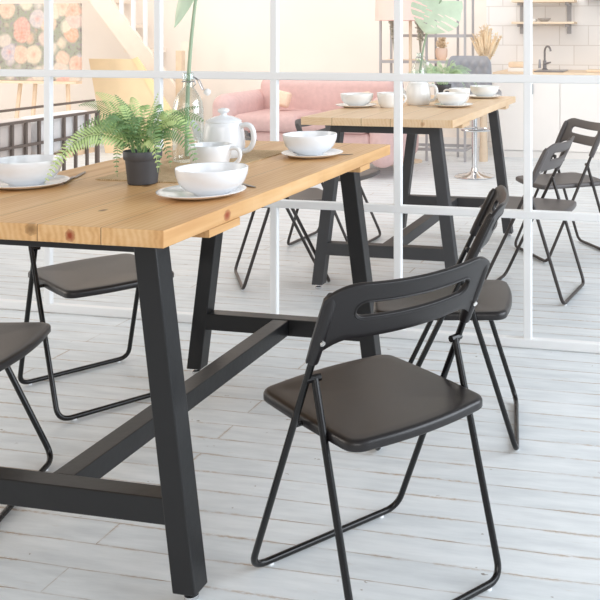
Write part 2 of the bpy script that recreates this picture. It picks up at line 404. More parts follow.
# ------------------------------------------------------------------ table
def make_table(label, cy, L, top, blk, group=None):
    t = thing('dining_table', label, 'table', (0, cy, 0))
    W2 = .3267; h = L/2
    rng = random.Random(3)
    # slab with a slightly wavy sawn edge
    n = 26; b = MB(); ring = []
    pts = []
    for i in range(n+1): pts.append((W2+rng.uniform(-.0012, .0012), -h+2*h*i/n))
    for i in range(1, 9): pts.append((W2-2*W2*i/9, h+rng.uniform(-.001, .001)))
    for i in range(n+1): pts.append((-W2+rng.uniform(-.0012, .0012), h-2*h*i/n))
    for i in range(1, 9): pts.append((-W2+2*W2*i/9, -h+rng.uniform(-.001, .001)))
    m = len(pts)
    b.add([(x, y, .7175) for x, y in pts]+[(x, y, .75) for x, y in pts], [tuple(range(m))[::-1], tuple(range(m, 2*m))]+[(i, (i+1) % m, (i+1) % m+m, i+m) for i in range(m)])
    b.build('tabletop', top, t, smooth=False, bevel=.002)
    for y0, y1 in ((-h+.162, -h+.29), (h-.27, h-.19)):
        MB().box(-.3262, .3262, y0, y1, .7015, .7172).build('underside_batten', top, t, smooth=False)
    e = .088
    for sgn, y0 in ((-1, -h+.1076), (1, h-.1027)):
        yy = (y0, y0+.049)
        for sx in (-1, 1):
            bx = MB()
            xo = .2387+e; xi = xo-.049
            a, c_ = sorted((sx*xi, sx*xo))
            bx.box(a, c_, yy[0], yy[1], .022, .715, top=(-sx*e, 0, 0))
            lg = bx.build('leg', blk, t, smooth=False, bevel=.0025)
            f = MB(); f.lathe([(.0, 0), (.011, 0), (.014, .004), (.014, .011), (.006, .014), (.006, .024), (.0, .024)], 16, (sx*(xo-.022), (yy[0]+yy[1])/2, 0))
            f.build('levelling_foot', M['chrome'], lg)
        MB().box(-.200, .200, yy[0]+.002, yy[1]-.002, .678, .7168).build('top_rail', blk, t, smooth=False, bevel=.002)
        MB().box(-.262, .262, yy[0]+.001, yy[1]-.001, .152, .204).build('crossbar', blk, t, smooth=False, bevel=.0025)
    MB().box(-.026, .026, -h+.1566, h-.1027, .154, .202).build('stretcher', blk, t, smooth=False, bevel=.0025)
    return t
make_table('honey pine plank table on black trestle legs, nearest and in front of the white grid', .6455, 1.291, M['pine'], M['black_wood'])
make_table('mirrored pale plank table with black trestle legs standing behind the white grid', 2.765, 1.36, M['pine_pale'], M['black_wood_far'])  # reflection of the front table, built as solid geometry

# ------------------------------------------------------------------ folding chair
def make_chair(name, label, loc, ang, pl, tb):
    t = thing(name, label, 'chair', (loc[0], loc[1], 0), ang, 'black folding chairs')
    r = .0072
    yA = lambda z: .186-.4875*z
    wA = .1855; wB = .172
    def P(x, z, dy=0): return (x, yA(z)+dy, z)
    MB().tube(fillet([P(-wA, .628), P(-wA, .0092), P(wA, .0092), P(wA, .628)], .038, 8), r, 12).build('front_frame', tb, t)
    zt = .458; yt = yA(zt)-.006
    rf = MB()
    rf.tube(fillet([(-wB-.0, yt, zt), (-wB, -.186, .0092), (wB, -.186, .0092), (wB, yt, zt)], .034, 8), r, 12)
    rf.build('rear_frame', tb, t)
    # seat
    zs = .37; b = MB()
    ol = []
    def sq(hx, y0, y1, rr, crown):
        pts = []; yc = (y0+y1)/2
        for ci, (cx, cy) in enumerate(((hx-rr, y1-rr), (-hx+rr, y1-rr), (-hx+rr, y0+rr), (hx-rr, y0+rr))):
            for j in range(7):
                a = ci*PI/2+j*PI/12
                pts.append([cx+rr*math.cos(a), cy+rr*math.sin(a)])
            # crown points between corners
            nx, ny = ((-hx+rr, y1-rr), (-hx+rr, y0+rr), (hx-rr, y0+rr), (hx-rr, y1-rr))[ci]
            d = ((0, rr), (-rr, 0), (0, -rr), (rr, 0))[ci]
            for j in range(1, 8):
                u = j/8
                q = crown*4*u*(1-u)
                x = cx+(nx-cx)*u; y = cy+(ny-cy)*u
                k = (d[0]/rr, d[1]/rr)
                kk = q if ci in (0, 2) else q*.25
                pts.append([x+d[0]+k[0]*kk, y+d[1]+k[1]*kk])
        return pts
    ins = [(.012, -.022), (.002, -.021), (0, -.0185), (0, -.0075), (.002, -.003), (.006, -.0006), (.011, 0), (.03, -.001), (.07, -.003), (.11, -.0045)]
    rings = []
    for d, dz in ins:
        rings.append([(x, y, zs+dz - .004*((y+.0)/.18)**2*0) for x, y in sq(.164-d, -.162+d, .196-d, max(.035-d*.35, .012), .012*(1-d/.16))])
    n = len(rings[0]); vs = [p for q in rings for p in q]; fs = [(i*n+j, i*n+(j+1) % n, (i+1)*n+(j+1) % n, (i+1)*n+j) for i in range(len(rings)-1) for j in range(n)]
    fs += [tuple(range(n))[::-1], tuple((len(rings)-1)*n+j for j in range(n))]
    b.add(vs, fs); b.build('seat', pl, t, angle=50)
    # pivot pins beside the seat
    for sx in (-1, 1):
        MB().tube([(sx*.158, yA(.355), .355), (sx*.19, yA(.355), .355)], .005, 8).build('pivot_pin', tb, t)
    # backrest plate with a long slot, bowed backwards, its two ends sleeved over the frame
    nrm = Vector((0, -1, -.4875)).normalized(); up = Vector((0, -.4875, 1)).normalized()
    z0 = .505; k = math.hypot(1, .4875)
    org = Vector((0, yA(z0), z0))
    Hh = (.659-z0)*k
    def wtop(u):
        a = abs(u)/.2; return Hh*(1-.20*max(0, (a-.62)/.38)**2.6)
    def wbot(u):
        a = abs(u)/.2
        return .044+.004*(1-a*a) - .052*max(0, (a-.62)/.38)**2.2
    SL = .134; sm = .112; sh = .017
    us = sorted(set([round(-.2+.4*i/40, 5) for i in range(41)]+[sx*q for sx in (-1, 1) for q in (.1125, .115, .1175, .1215, .124, .127, .1285, .1305, .132, .133, .1337, .134)]))
    front = []; fs = []
    rows_lo = 4; rows_hi = 4; idx = {}
    def pt(u, w):
        bow = -.030*(1-(u/.2)**2)
        return org + Vector((u, 0, 0)) + up*w + Vector((0, 1, .4875)).normalized()*bow
    vs = []
    def vid(u, w):
        key = (round(u, 5), round(w, 5))
        if key not in idx: idx[key] = len(vs); vs.append(pt(u, w))
        return idx[key]
    def slot(u):
        if abs(u) >= SL: return 0
        e = SL-abs(u); 
        return sh if e > sh*1.2 else sh*math.sqrt(max(0, 1-((sh*1.2-e)/(sh*1.2))**2))
    loop = [(u, sm+slot(u)+.0035) for u in us if abs(u) <= SL] ; loop += [(u, sm-slot(u)-.0035) for u, _ in loop[::-1]]
    loop = [(u*1.02, w) for u, w in loop]; loop.append(loop[0])
    for i in range(len(us)-1):
        u0, u1 = us[i], us[i+1]
        for (lo, hi, nr) in ((lambda u: wbot(u), lambda u: sm-slot(u), 4), (lambda u: sm+slot(u), lambda u: wtop(u), 4)):
            for j in range(nr):
                a = [lo(u0)+(hi(u0)-lo(u0))*j/nr, lo(u1)+(hi(u1)-lo(u1))*j/nr, lo(u1)+(hi(u1)-lo(u1))*(j+1)/nr, lo(u0)+(hi(u0)-lo(u0))*(j+1)/nr]
                f = (vid(u0, a[0]), vid(u1, a[1]), vid(u1, a[2]), vid(u0, a[3]))
                if len(set(f)) >= 3: fs.append(tuple(dict.fromkeys(f)))
    b = MB(); b.add(vs, fs)
    bk = b.build('backrest', pl, t, angle=60)
    MB().tube([pt(u, w)+nrm*.0045 for u, w in loop], .0022, 6).build('slot_rim', pl, bk)
    so = bk.modifiers.new('plate_thickness', 'SOLIDIFY'); so.thickness = .009; so.offset = 0
    bv = bk.modifiers.new('soft_edges', 'BEVEL'); bv.width = .003; bv.segments = 2; bv.limit_method = 'ANGLE'; bv.angle_limit = math.radians(50)
    for sx in (-1, 1):
        MB().tube([P(sx*wA, .497), P(sx*wA, .5), P(sx*wA, .53), P(sx*wA, .58), P(sx*wA, .622), P(sx*wA, .634)], [.0115, .0125, .0135, .0135, .0125, .008], 12).build('backrest_sleeve', pl, bk)
        q = Vector(P(sx*wA, .545)) - nrm*0 + nrm*.0135
        MB().tube([q, q+nrm*.0025], .005, 10).build('screw', M['screw'], bk)
        MB().tube([(sx*(wB-.012), yt, zt), (sx*(wA+.004), yt+.004, zt)], .0075, 8).build('hinge_bracket', tb, t)
        MB().lathe([(0, .0), (.006, .0), (.006, .004), (0, .004)], 10, (sx*.14, -.186, 0)).build('floor_glide', M['clear_pad'], t)
        MB().lathe([(0, .0), (.006, .0), (.006, .004), (0, .004)], 10, (sx*.14, yA(.0092), 0)).build('floor_glide', M['clear_pad'], t)
    return t
c1 = make_chair('folding_chair', 'nearest black folding chair, whole in front of the grid, slotted back towards us', (.6325, .2847), .9481, M['plastic'], M['tube'])
c2 = make_chair('folding_chair', 'black folding chair seen edge-on behind the nearest chair, beside the grid', (.598, 1.0057), 1.76, M['plastic'], M['tube'])
l1 = make_chair('folding_chair', 'black folding chair cut by the left edge, its seat corner before the table', (-.472, .351), -1.3, M['plastic'], M['tube'])
l2 = make_chair('folding_chair', 'black folding chair seen under the tabletop on the far left side', (-.5349, 1.0331), -2.1507, M['plastic'], M['tube'])
MY = 3.38  # mirror offset: chairs behind the grid are added to form the reflection
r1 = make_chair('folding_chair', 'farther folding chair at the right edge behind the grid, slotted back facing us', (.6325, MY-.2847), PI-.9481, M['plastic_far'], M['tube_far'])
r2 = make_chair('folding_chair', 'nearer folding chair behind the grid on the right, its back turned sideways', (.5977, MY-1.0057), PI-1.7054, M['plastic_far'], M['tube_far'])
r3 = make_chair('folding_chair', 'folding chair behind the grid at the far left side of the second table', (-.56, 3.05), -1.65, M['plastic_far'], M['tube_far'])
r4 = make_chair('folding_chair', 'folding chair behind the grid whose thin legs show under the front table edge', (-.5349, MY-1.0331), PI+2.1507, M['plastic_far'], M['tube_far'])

# ------------------------------------------------------------------ crockery
def bowl(label, x, y, group, m='ceramic', s=1.0):
    prof = [(0, .004), (.03, .003), (.033, 0), (.037, 0), (.041, .004), (.058, .0125), (.0695, .025), (.0755, .041), (.0775, .0555), (.0768, .0575), (.074, .0565), (.0715, .042), (.0655, .028), (.054, .0165), (.036, .009), (0, .0075)]
    o = MB().lathe([(r*s, z*s) for r, z in prof], 56).build('bowl', M[m], loc=(x, y, .7565)); return tag(o, label, 'bowl', group)
def plate(label, x, y, group, m='ceramic', s=1.0, seed=1):
    b = MB(); n = 56; rng = random.Random(seed); ph = rng.uniform(0, 6)
    prof = [(0, .0005), (.055, .0003), (.062, .002), (.088, .0085), (.0935, .0115), (.094, .013), (.092, .0135), (.085, .0115), (.062, .0062), (0, .0055)]
    vs = []; fs = []
    for (r, z) in prof:
        for j in range(n):
            a = 2*PI*j/n; k = s*(1+.025*math.sin(2*a+ph)+.012*math.sin(3*a+2*ph))
            vs.append((r*k*math.cos(a), r*k*math.sin(a), z))
    for i in range(len(prof)-1):
        for j in range(n): fs.append((i*n+j, i*n+(j+1) % n, (i+1)*n+(j+1) % n, (i+1)*n+j))
    b.add(vs, fs); o = b.build('plate', M[m], loc=(x, y, .7505)); return tag(o, label, 'plate', group)
gb = 'white bowls on the front table'; gp = 'white plates on the front table'
bowl('white bowl nearest the centre front of the honey table, right of the fern', .236, .335, gb)
plate('white plate under the bowl to the right of the fern', .211, .335, gp, seed=2)
bowl('white bowl at the left edge of the photo', -.249, .36, gb)
plate('white plate under the bowl at the left edge', -.252, .36, gp, seed=3)
bowl('white bowl alone at the far right end of the honey table', .186, .985, gb)
plate('white plate under the bowl at the far right end of the honey table', .197, .975, gp, seed=5, s=.95)
gb2 = 'white bowls on the far table'; gp2 = 'white plates on the far table'
bowl('white bowl behind the grid on the left side of the far table', -.272, 2.6, gb2, 'ceramic_far')
plate('white plate under the left bowl on the far table', -.275, 2.6, gp2, 'ceramic_far', seed=4)
bowl('white bowl behind the grid near the front corner of the far table', .160, 2.72, gb2, 'ceramic_far')
plate('white plate under the bowl near the front corner of the far table', .166, 2.72, gp2, 'ceramic_far', seed=6)
bowl('white bowl behind the grid at the right back end of the far table', .186, 3.30, gb2, 'ceramic_far')
plate('white plate under the bowl at the right back end of the far table', .18, 3.30, gp2, 'ceramic_far', seed=7)

def cup(label, x, y, rz, group, m='ceramic'):
    t = thing('cup', label, 'cup', (x, y, .7505), rz, group)
    prof = [(0, .004), (.028, .003), (.031, 0), (.035, 0), (.042, .006), (.0475, .02), (.0525, .048), (.0545, .067), (.0535, .0688), (.0518, .068), (.049, .048), (.0445, .022), (.036, .0095), (0, .008)]
    MB().lathe(prof, 48).build('cup_body', M[m], t)
    MB().tube([(.05, 0, .058)]+bez((.05, 0, .058), (.082, 0, .068), (.080, 0, .040), 8)[1:]+bez((.080, 0, .040), (.078, 0, .017), (.044, 0, .016), 8)[1:], .0052, 10).build('handle', M[m], t)
    return t
cup('white cup in front of the teapot, handle to the right', .051, .66, .1, 'white cups')
cup('white cup behind the grid, beside the left bowl on the far table', -.123, 2.62, .2, 'white cups', 'ceramic_far')
cup('white cup behind the grid, between the far teapot and bowls', .125, 3.0, 3.3, 'white cups', 'ceramic_far')

def teapot(label, x, y, rz, m='ceramic'):
    t = thing('teapot', label, 'teapot', (x, y, .7505), rz, 'white teapots')
    MB().lathe([(0, .003), (.048, .002), (.05, 0), (.056, 0), (.06, .004), (.0655, .02), (.067, .04), (.065, .07), (.060, .098), (.0565, .112), (.054, .1145), (.05, .1135), (.052, .1), (.06, .05), (.05, .012), (0, .01)], 56).build('teapot_body', M[m], t)
    ld = MB().lathe([(0, .112), (.0545, .1135), (.056, .1165), (.054, .1195), (.045, .125), (.03, .1315), (.014, .135), (.0095, .138), (.0095, .1425), (.016, .146), (.0185, .151), (.0165, .156), (.009, .159), (0, .16)], 48).build('lid', M[m], t)
    MB().tube([(.052, 0, .100)]+bez((.056, 0, .101), (.102, 0, .122), (.104, 0, .068), 10)[1:]+bez((.104, 0, .068), (.103, 0, .022), (.06, 0, .02), 10)[1:], [.0085]*21, 12).build('handle', M[m], t)
    t.scale = (.9, .9, .88)
    MB().tube([(-.055, 0, .04), (-.075, 0, .05), (-.09, 0, .075), (-.1, 0, .1), (-.112, 0, .112)], [.02, .017, .013, .0105, .0095], 14).build('spout', M[m], t)
    return t
teapot('white lidded teapot at the far middle of the honey table', -.043, .905, .0)
teapot('white lidded teapot behind the grid on the far table', -.032, 2.80, .0, 'ceramic_far')

def bottle(label, x, y, rz):
    t = thing('bottle', label, 'bottle', (x, y, .7525), rz, 'swing top bottles')
    MB().lathe([(.036, 0), (.04, .004), (.041, .012), (.041, .13), (.0405, .145), (.037, .165), (.028, .185), (.018, .198), (.0135, .206), (.0128, .222), (.0155, .225), (.0155, .24), (.0135, .243), (.0112, .242), (.0108, .222)], 40).build('glass_body', M['glass'], t)
    w = MB()
    w.tube(fillet([(.014, .004, .232), (.028, .012, .222), (.04, .012, .196), (.04, -.012, .196), (.028, -.012, .222), (.014, -.004, .232)], .004, 3), .0014, 6)
    w.tube([(.0165*math.cos(a), .0165*math.sin(a), .219) for a in [i*2*PI/20 for i in range(21)]], .0014, 6)
    w.tube([(.012, 0, .238), (.02, .0, .212), (.008, .012, .2)], .0013, 6)
    w.build('wire_clasp', M['steel'], t)
    st = MB().lathe([(0, 0), (.007, .001), (.0095, .006), (.0095, .012), (.006, .017), (0, .018)], 20); 
    o = st.build('stopper', M['stopper'], t); o.location = (.046, 0, .182); o.rotation_euler = (0, .6, 0)
    return t
bottle('clear swing top glass bottle left of the teapot holding a leaf stem', -.093, .80, .35)
bottle('clear swing top glass bottle behind the grid on the far table', -.088, 3.0, -.3)

def monstera(label, stem_pts, tip, normal, L, W, slits=((.30, .42), (.48, .40), (.66, .42))):
    base = Vector(stem_pts[-1]); t = thing('monstera_cutting', label, 'leaf', stem_pts[0], 0, 'monstera cuttings')
    o0 = Vector(stem_pts[0])
    pts = bez(*[Vector(p)-o0 for p in stem_pts], 16)
    MB().tube(pts, [.0062-.002*i/16 for i in range(17)], 10).build('stem', M['stem'], t)
    ax = (Vector(tip)-base).normalized(); nn = Vector(normal); nn = (nn-ax*nn.dot(ax)).normalized(); sd = ax.cross(nn)
    nt_, ns = 44, 8; b = MB()
    def half(tt): 
        return W*(math.sin(PI*min(1, (tt+.18)/1.18)**.8)**.8)
    slits = list(slits)
    for sx in (-1, 1):
        vs = []; fs = []
        for i in range(nt_+1):
            tt = i/nt_
            for j in range(ns+1):
                s_ = j/ns
                lead = .16*s_*L*(1 if tt > .1 else .2) - (.12*L*s_*(1-tt)**3*2.2)
                q = ax*(tt*L + lead*(1-tt)) + sd*(sx*s_*half(tt)) + nn*(-.05*L*s_*s_ - .18*L*(tt-.4)**2)
                vs.append(base-o0+q)
        for i in range(nt_):
            for j in range(ns):
                tt = (i+.5)/nt_; s_ = (j+.5)/ns
                if any(abs(tt-a) < .017*(.3+s_) and s_ > bb for a, bb in slits): continue
                if any(abs(tt-a-.085) < .012 and abs(s_-.3) < .13 for a, bb in slits[:3]): continue
                fs.append((i*(ns+1)+j, i*(ns+1)+j+1, (i+1)*(ns+1)+j+1, (i+1)*(ns+1)+j))
        b.add(vs, fs)
    b.build('leaf_blade', M['leaf'], t, angle=80)
    return t
monstera('pale split monstera leaf on a long stem rising from the front bottle', [(-.097, .80, .766), (-.1, .8, 1.06), (-.052, .8, 1.30)], (-.143, .79, 1.108), (.2, -1, .1), .2, .023, ())
monstera('pale split monstera leaf behind the grid above the far bottle', [(-.088, 3.0, .77), (-.088, 3.0, 1.08), (.035, 2.98, 1.262)], (-.04, 2.94, 1.10), (.15, -1, .3), .185, .135)

# ------------------------------------------------------------------ ferns
def fern(label, loc, targets, nrand, mats, seed, scale=1.0):
    t = thing('potted_fern', label, 'plant', loc, 0, 'potted ferns')
    pot = MB().lathe([(.0, .0), (.031, 0), (.0335, .002), (.0395, .058), (.0425, .0585), (.0435, .062), (.0445, .077), (.0435, .0785), (.0415, .078), (.0395, .064), (.037, .062), (.0, .062)], 44)
    pot.build('pot', M['pot'], t)
    MB().lathe([(0, .066), (.02, .0665), (.039, .064)], 24).build('soil', M['soil'], t)
    rng = random.Random(seed)
    fr = []; nt0 = len(targets)
    for (ex, ey, ez, hx, hy, hz) in targets:
        fr.append((Vector((rng.uniform(-.01, .01), rng.uniform(-.01, .01), .066)), Vector((hx, hy, hz)), Vector((ex, ey, ez))))
    for i in range(nrand):
        a = i*2.399+rng.uniform(-.2, .2); k = (i+.5)/nrand
        R = .045+.135*k+rng.uniform(-.02, .02); z = .185-.12*k+rng.uniform(-.03, .03)
        p1 = Vector((R*math.cos(a), R*math.sin(a)*.9, z)); c = Vector((R*.5*math.cos(a), R*.5*math.sin(a)*.9, .19+.05*rng.random()-.01*k))
        fr.append((Vector((.02*math.cos(a), .02*math.sin(a), .066)), c, p1))
    for fi, (p0, c, p1) in enumerate(fr):
        n = max(18, min(36, int((p1-p0).length/.0068))); pts = bez(p0, c, p1, n); b = MB()
        b.tube(pts, [.0014-.0011*i/n for i in range(n+1)], 5)
        ln = sum((pts[i+1]-pts[i]).length for i in range(n))
        wmax = min(.026, ln*.115)*rng.uniform(.85, 1.1)*(1.3 if fi < 6 else 1.05)
        dx_ = (p1-p0).normalized().x; roll = -.85*dx_+rng.uniform(-.25, .25)
        for i in range(max(3, n//6), n):
            tt = i/n; p = pts[i]; tg = (pts[min(i+1, n)]-pts[i-1]).normalized()
            side = tg.cross(Vector((0, 0, 1)))
            if side.length < .15: side = tg.cross(Vector((0, 1, 0)))
            side.normalize(); up = side.cross(tg).normalized()
            side = (side*math.cos(roll)+up*math.sin(roll)); up = side.cross(tg)
            wl = wmax*(math.sin(PI*min(1, .12+.88*tt))**.6 if tt < .5 else (1-(tt-.5)/.5*.93)**.85)
            hw = ln/n*.27*(1.1-.35*tt)
            for sx in (-1, 1):
                d = (side*sx + tg*.38 - up*.12).normalized()
                w = d.cross(up).normalized()
                q = [p, p+d*wl*.25+w*hw, p+d*wl*.7+w*hw*.85-up*.001, p+d*wl-up*.003*1, p+d*wl*.7-w*hw*.85-up*.001, p+d*wl*.25-w*hw]
                mid = p+d*wl*.5+up*.0012
                b.add(q+[mid], [(6, k2, (k2+1) % 6) for k2 in range(6)])
        b.build('frond', rng.choice(mats), t, angle=80)
    return t
T = [(-.135, -.168, .022, -.085, -.10, .20), (-.155, -.11, .05, -.10, -.06, .19), (-.223, .068, .175, -.09, .03, .215), (-.147, .028, .212, -.06, .02, .2), (-.19, .10, .12, -.09, .05, .19), (.175, -.06, .06, .10, -.03, .21),
     (.157, .008, .148, .07, .01, .2), (.03, .018, .215, .0, .01, .15), (-.03, -.055, .022, -.045, -.05, .15), (.11, -.06, .05, .065, -.03, .18), (.06, -.03, .2, .02, -.01, .15), (-.16, -.02, .13, -.06, -.01, .20),
     (.12, .05, .18, .04, .03, .18), (-.075, .0, .21, -.02, .0, .17), (.09, -.08, .04, .06, -.05, .17), (-.02, -.09, .12, -.01, -.04, .19), (-.17, -.06, .09, -.08, -.03, .2)]
fern('bushy green fern in a charcoal pot on the honey table', (-.008, .452, .7505), T, 20, M['fern'], 5)
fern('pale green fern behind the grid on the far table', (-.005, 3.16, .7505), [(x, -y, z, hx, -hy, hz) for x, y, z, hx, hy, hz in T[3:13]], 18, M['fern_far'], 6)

# ------------------------------------------------------------------ runner and cutlery
def runner(label, y0, y1, m):
    b = MB(); n = 60; mm = 10; rng = random.Random(2)
    vs = []; fs = []
    for i in range(n+1):
        for j in range(mm+1):
            x = -.155+.24*j/mm; y = y0+(y1-y0)*i/n
            if i in (0, n): y += rng.uniform(-.004, .004)
            vs.append((x+rng.uniform(-.0008, .0008), y, .7508+.0012+rng.uniform(0, .0006)))
    k = len(vs); vs += [(x, y, .7502) for x, y, z in vs]
    w = mm+1
    for i in range(n):
        for j in range(mm): fs.append((i*w+j, i*w+j+1, (i+1)*w+j+1, (i+1)*w+j))
    for i in range(n): fs += [(i*w, (i+1)*w, (i+1)*w+k, i*w+k), (i*w+mm, i*w+mm+k, (i+1)*w+mm+k, (i+1)*w+mm)]
    for j in range(mm): fs += [(j, j+k, j+1+k, j+1), (n*w+j, n*w+j+1, n*w+j+1+k, n*w+j+k)]
    o = b.add(vs, fs).build('table_runner', m); return tag(o, label, 'table runner')
runner('woven jute runner down the middle of the honey table', .476, 1.06, M['jute'])
def knife(label, tip, end, m='steel'):
    tip, end = Vector((*tip, 0)), Vector((*end, 0)); d = (end-tip); L = d.length
    t = thing('table_knife', label, 'knife', (tip.x, tip.y, .7508), math.atan2(d.y, d.x), 'table knives')
    b = MB(); hw = [0, .004, .0065, .007, .007, .006, .004]; xs = [0, .008, .02, .05, .085, .098, .104]
    vs = []; fs = []
    for x, w in zip(xs, hw): vs += [(x, -w*.55, .0008), (x, w, .0008), (x, w, .002), (x, -w*.55, .0014)]
    for i in range(len(xs)-1):
        for j in range(4): fs.append((i*4+j, i*4+(j+1) % 4, (i+1)*4+(j+1) % 4, (i+1)*4+j))
    fs += [(0, 1, 2, 3)[::-1], tuple((len(xs)-1)*4+j for j in range(4))]
    b.add(vs, fs).build('blade', M[m], t)
    MB().tube([(.102, 0, .0025), (.11, 0, .003), (.15, 0, .004), (.18, 0, .0042), (.188, 0, .004)], [.0024, .003, .0038, .0042, .002], 10).build('handle', M[m], t)
    return t
M['dark_steel'] = mat('dark_cutlery_steel', (.16, .15, .15), .3, 1)
knife('dark table knife poking out beyond the plate right of the fern', (.283, .452), (.135, .56), 'dark_steel')
knife('dark table knife poking out behind the plate at the left edge', (-.252, .575), (-.19, .42), 'dark_steel')
knife('table knife poking out right of the plate at the far right end', (.30, 1.032), (.14, .99), 'dark_steel')
knife('small knife lying before the bowl near the front corner of the far table', (.005, 2.66), (.19, 2.67))

# ------------------------------------------------------------------ reflected room built beyond the grid: sofa
s = thing('sofa', 'dusty pink two seat sofa with rolled arms against the far wall', 'sofa', (-1.63, 5.4, 0))
MB().rbox(-.56, .56, -.4, .36, .1, .34, .04).build('base', M['pink_seat'], s)
MB().rbox(-.60, .60, .12, .40, .2, .735, .09, 5).build('backrest', M['pink'], s)
for x0, x1 in ((-.74, -.54), (.54, .74)):
    MB().rbox(x0, x1, -.42, .36, .08, .615, .095, 6).build('arm', M['pink'], s)
for x0 in (-.545, .005):
    MB().rbox(x0, x0+.54, -.43, .2, .335, .465, .05, 4).build('seat_cushion', M['pink_seat'], s)
for x, y in ((-.5, -.35), (.5, -.35), (-.5, .3), (.5, .3)): MB().tube([(x, y, 0), (x, y, .11)], [.016, .022], 10).build('leg', M['pole_wood'], s)
for x, rx in ((-2.26, .2), (-1.06, -.15)):
    o = MB().rbox(-.16, .16, -.05, .05, -.15, .15, .05, 4).build('cushion', M['peach'], loc=(x+.27 if x < -2 else x, 5.42, .61))
    o.location = (-1.93, 5.36, .56) if x < -2 else (-1.25, 5.36, .56)
    o.scale = (.42, .8, .42); o.rotation_euler = (-.25, rx, 0)
    tag(o, 'small peach cushion leaning at the left end of the pink sofa' if x < -2 else 'small peach cushion leaning at the right end of the pink sofa', 'cushion', 'sofa cushions')

# floor lamp
l = thing('floor_lamp', 'floor lamp with a pale pink drum shade beside the metal rack', 'lamp', (-1.04, 5.94, 0))
MB().lathe([(.0, 0), (.1, 0), (.1, .015), (.02, .025), (.0, .025)], 30).build('base', M['pole_wood'], l)
MB().tube([(0, 0, .02), (0, 0, 1.25)], .014, 12).build('pole', M['pole_wood'], l)
sh_ = MB(); sh_.lathe([(.25, 1.19), (.24, 1.5), (.236, 1.5), (.246, 1.19), (.25, 1.19)], 44); sh_.build('lamp_shade', M['shade'], l, loc=(-.05, 0, 0))

# metal rack
rk = thing('metal_rack', 'grey metal open rack of thin posts and bars behind the far bottle', 'rack', (-.925, 6.15, 0))
for x in (-.41, -.0, .2, .335):
    for y in (-.12, .17) if x != .2 else (.17,):
        MB().box(x-.009, x+.009, y-.009, y+.009, 0, 1.6).build('post', M['rack'], rk, smooth=False)
for z in (.1, .48, .84, 1.06, 1.55):
    b = MB(); b.box(-.41, .335, .165, .185, z-.012, z+.012)
    if z in (.1, .84, 1.55):
        b.box(-.41, .335, -.13, -.11, z-.012, z+.012)
        for x in (-.41, 0, .335): b.box(x-.01, x+.01, -.12, .17, z-.01, z+.01)
    if z == 1.06: b.box(0, .335, -.13, -.11, z-.012, z+.012)
    b.build('shelf_bar', M['rack'], rk, smooth=False)
MB().box(-.40, .325, -.11, .165, .843, .853).build('shelf_board', M['shelf_wood'], rk, smooth=False)
def sprig(label, loc, h, n, m, seed, w=.06, cat='dried plant', name='dried_plant', pot=True, potm='terracotta'):
    t = thing(name, label, cat, loc); rng = random.Random(seed)
    if pot: MB().lathe([(0, 0), (.035, 0), (.05, .03), (.053, .075), (.047, .1), (.043, .1), (.046, .07), (0, .03)], 24).build('vase', M[potm], t)
    b = MB()
    for i in range(n):
        a = rng.uniform(0, 2*PI); q = rng.random(); e = Vector((w*q*math.cos(a), w*q*math.sin(a), h*rng.uniform(.65, 1)))
        pts = bez((0, 0, .06 if pot else 0), (e.x*.3, e.y*.3, e.z*.6), e, 8); b.tube(pts, .0016, 4)
        for j in range(3, 9):
            for sx in (-1, 1):
                p = pts[j]; d = Vector((rng.uniform(-1, 1), rng.uniform(-1, 1), .5)).normalized(); wv = d.cross(Vector((0, 1, .2))).normalized()
                ll = .03
                b.add([p, p+d*ll*.5+wv*.008, p+d*ll, p+d*ll*.5-wv*.008], [(0, 1, 2, 3)])
    b.build('sprigs', m, t, angle=80); return t
sprig('dusty dried foliage standing tall at the left side of the metal rack', (-1.25, 6.15, .855), .62, 40, M['dried_leaf'], 1, .075, pot=False)
sprig('dusty dried foliage in the middle of the metal rack, beside the lamp pole', (-1.03, 6.2, .855), .58, 40, M['dried_leaf'], 4, .085, pot=False)
sprig('small tan plant in a clay pot on the right side of the rack', (-.83, 6.16, .855), .2, 14, M['dry_grass'], 2, .05)

# bar stool
bs = thing('bar_stool', 'grey quilted bar stool on a chrome disc base beyond the far table', 'stool', (-.335, 5.3, 0), .0)
MB().lathe([(0, 0), (.15, 0), (.155, .006), (.14, .014), (.06, .028), (.03, .045), (.026, .07), (0, .07)], 40).build('base', M['chrome'], bs)
MB().tube([(0, 0, .05), (0, 0, .60)], .02, 16).build('column', M['chrome'], bs)
MB().tube([(0, 0, .36)]+[(.02+.1*math.sin(a)*0+.115*math.cos(a)-.0, .1*math.sin(a)-.02, .36) for a in [PI*2*i/24 for i in range(25)]], .008, 8).build('footrest', M['chrome'], bs)
MB().rbox(-.18, .18, -.17, .17, .58, .66, .035, 4).build('seat', M['quilt'], bs)
b = MB(); nx, nz = 36, 30; vs = []; fs = []
for side in (0, 1):
    for i in range(nz+1):
        for j in range(nx+1):
            u = j/nx*2-1; w = i/nz
            hw = .178*(1-.06*w)*(1-.10*max(0, (w-.8)/.2)**3)
            x = u*hw; z = .64+w*.28-(.02*max(0, (abs(u)-.8)/.2)**2*(1 if w > .5 else 0))
            q = abs(math.sin((u*2.6+w*2.6)*PI/1.0))*abs(math.sin((u*2.6-w*2.6)*PI/1.0))
            edge = min(1, (1-abs(u))*6, (1-w)*6, w*6+.2)
            th = (.02+.012*q)*edge
            y = -.15+.04*u*u*-1+.0 + (-th if side == 0 else th*.6)
            vs.append((x, y, z))
        
k_ = (nx+1)*(nz+1)
for i in range(nz):
    for j in range(nx):
        a = i*(nx+1)+j; fs.append((a, a+1, a+nx+2, a+nx+1)); fs.append((k_+a, k_+a+nx+1, k_+a+nx+2, k_+a+1))
b.add(vs, fs).build('backrest', M['quilt'], bs, angle=80)

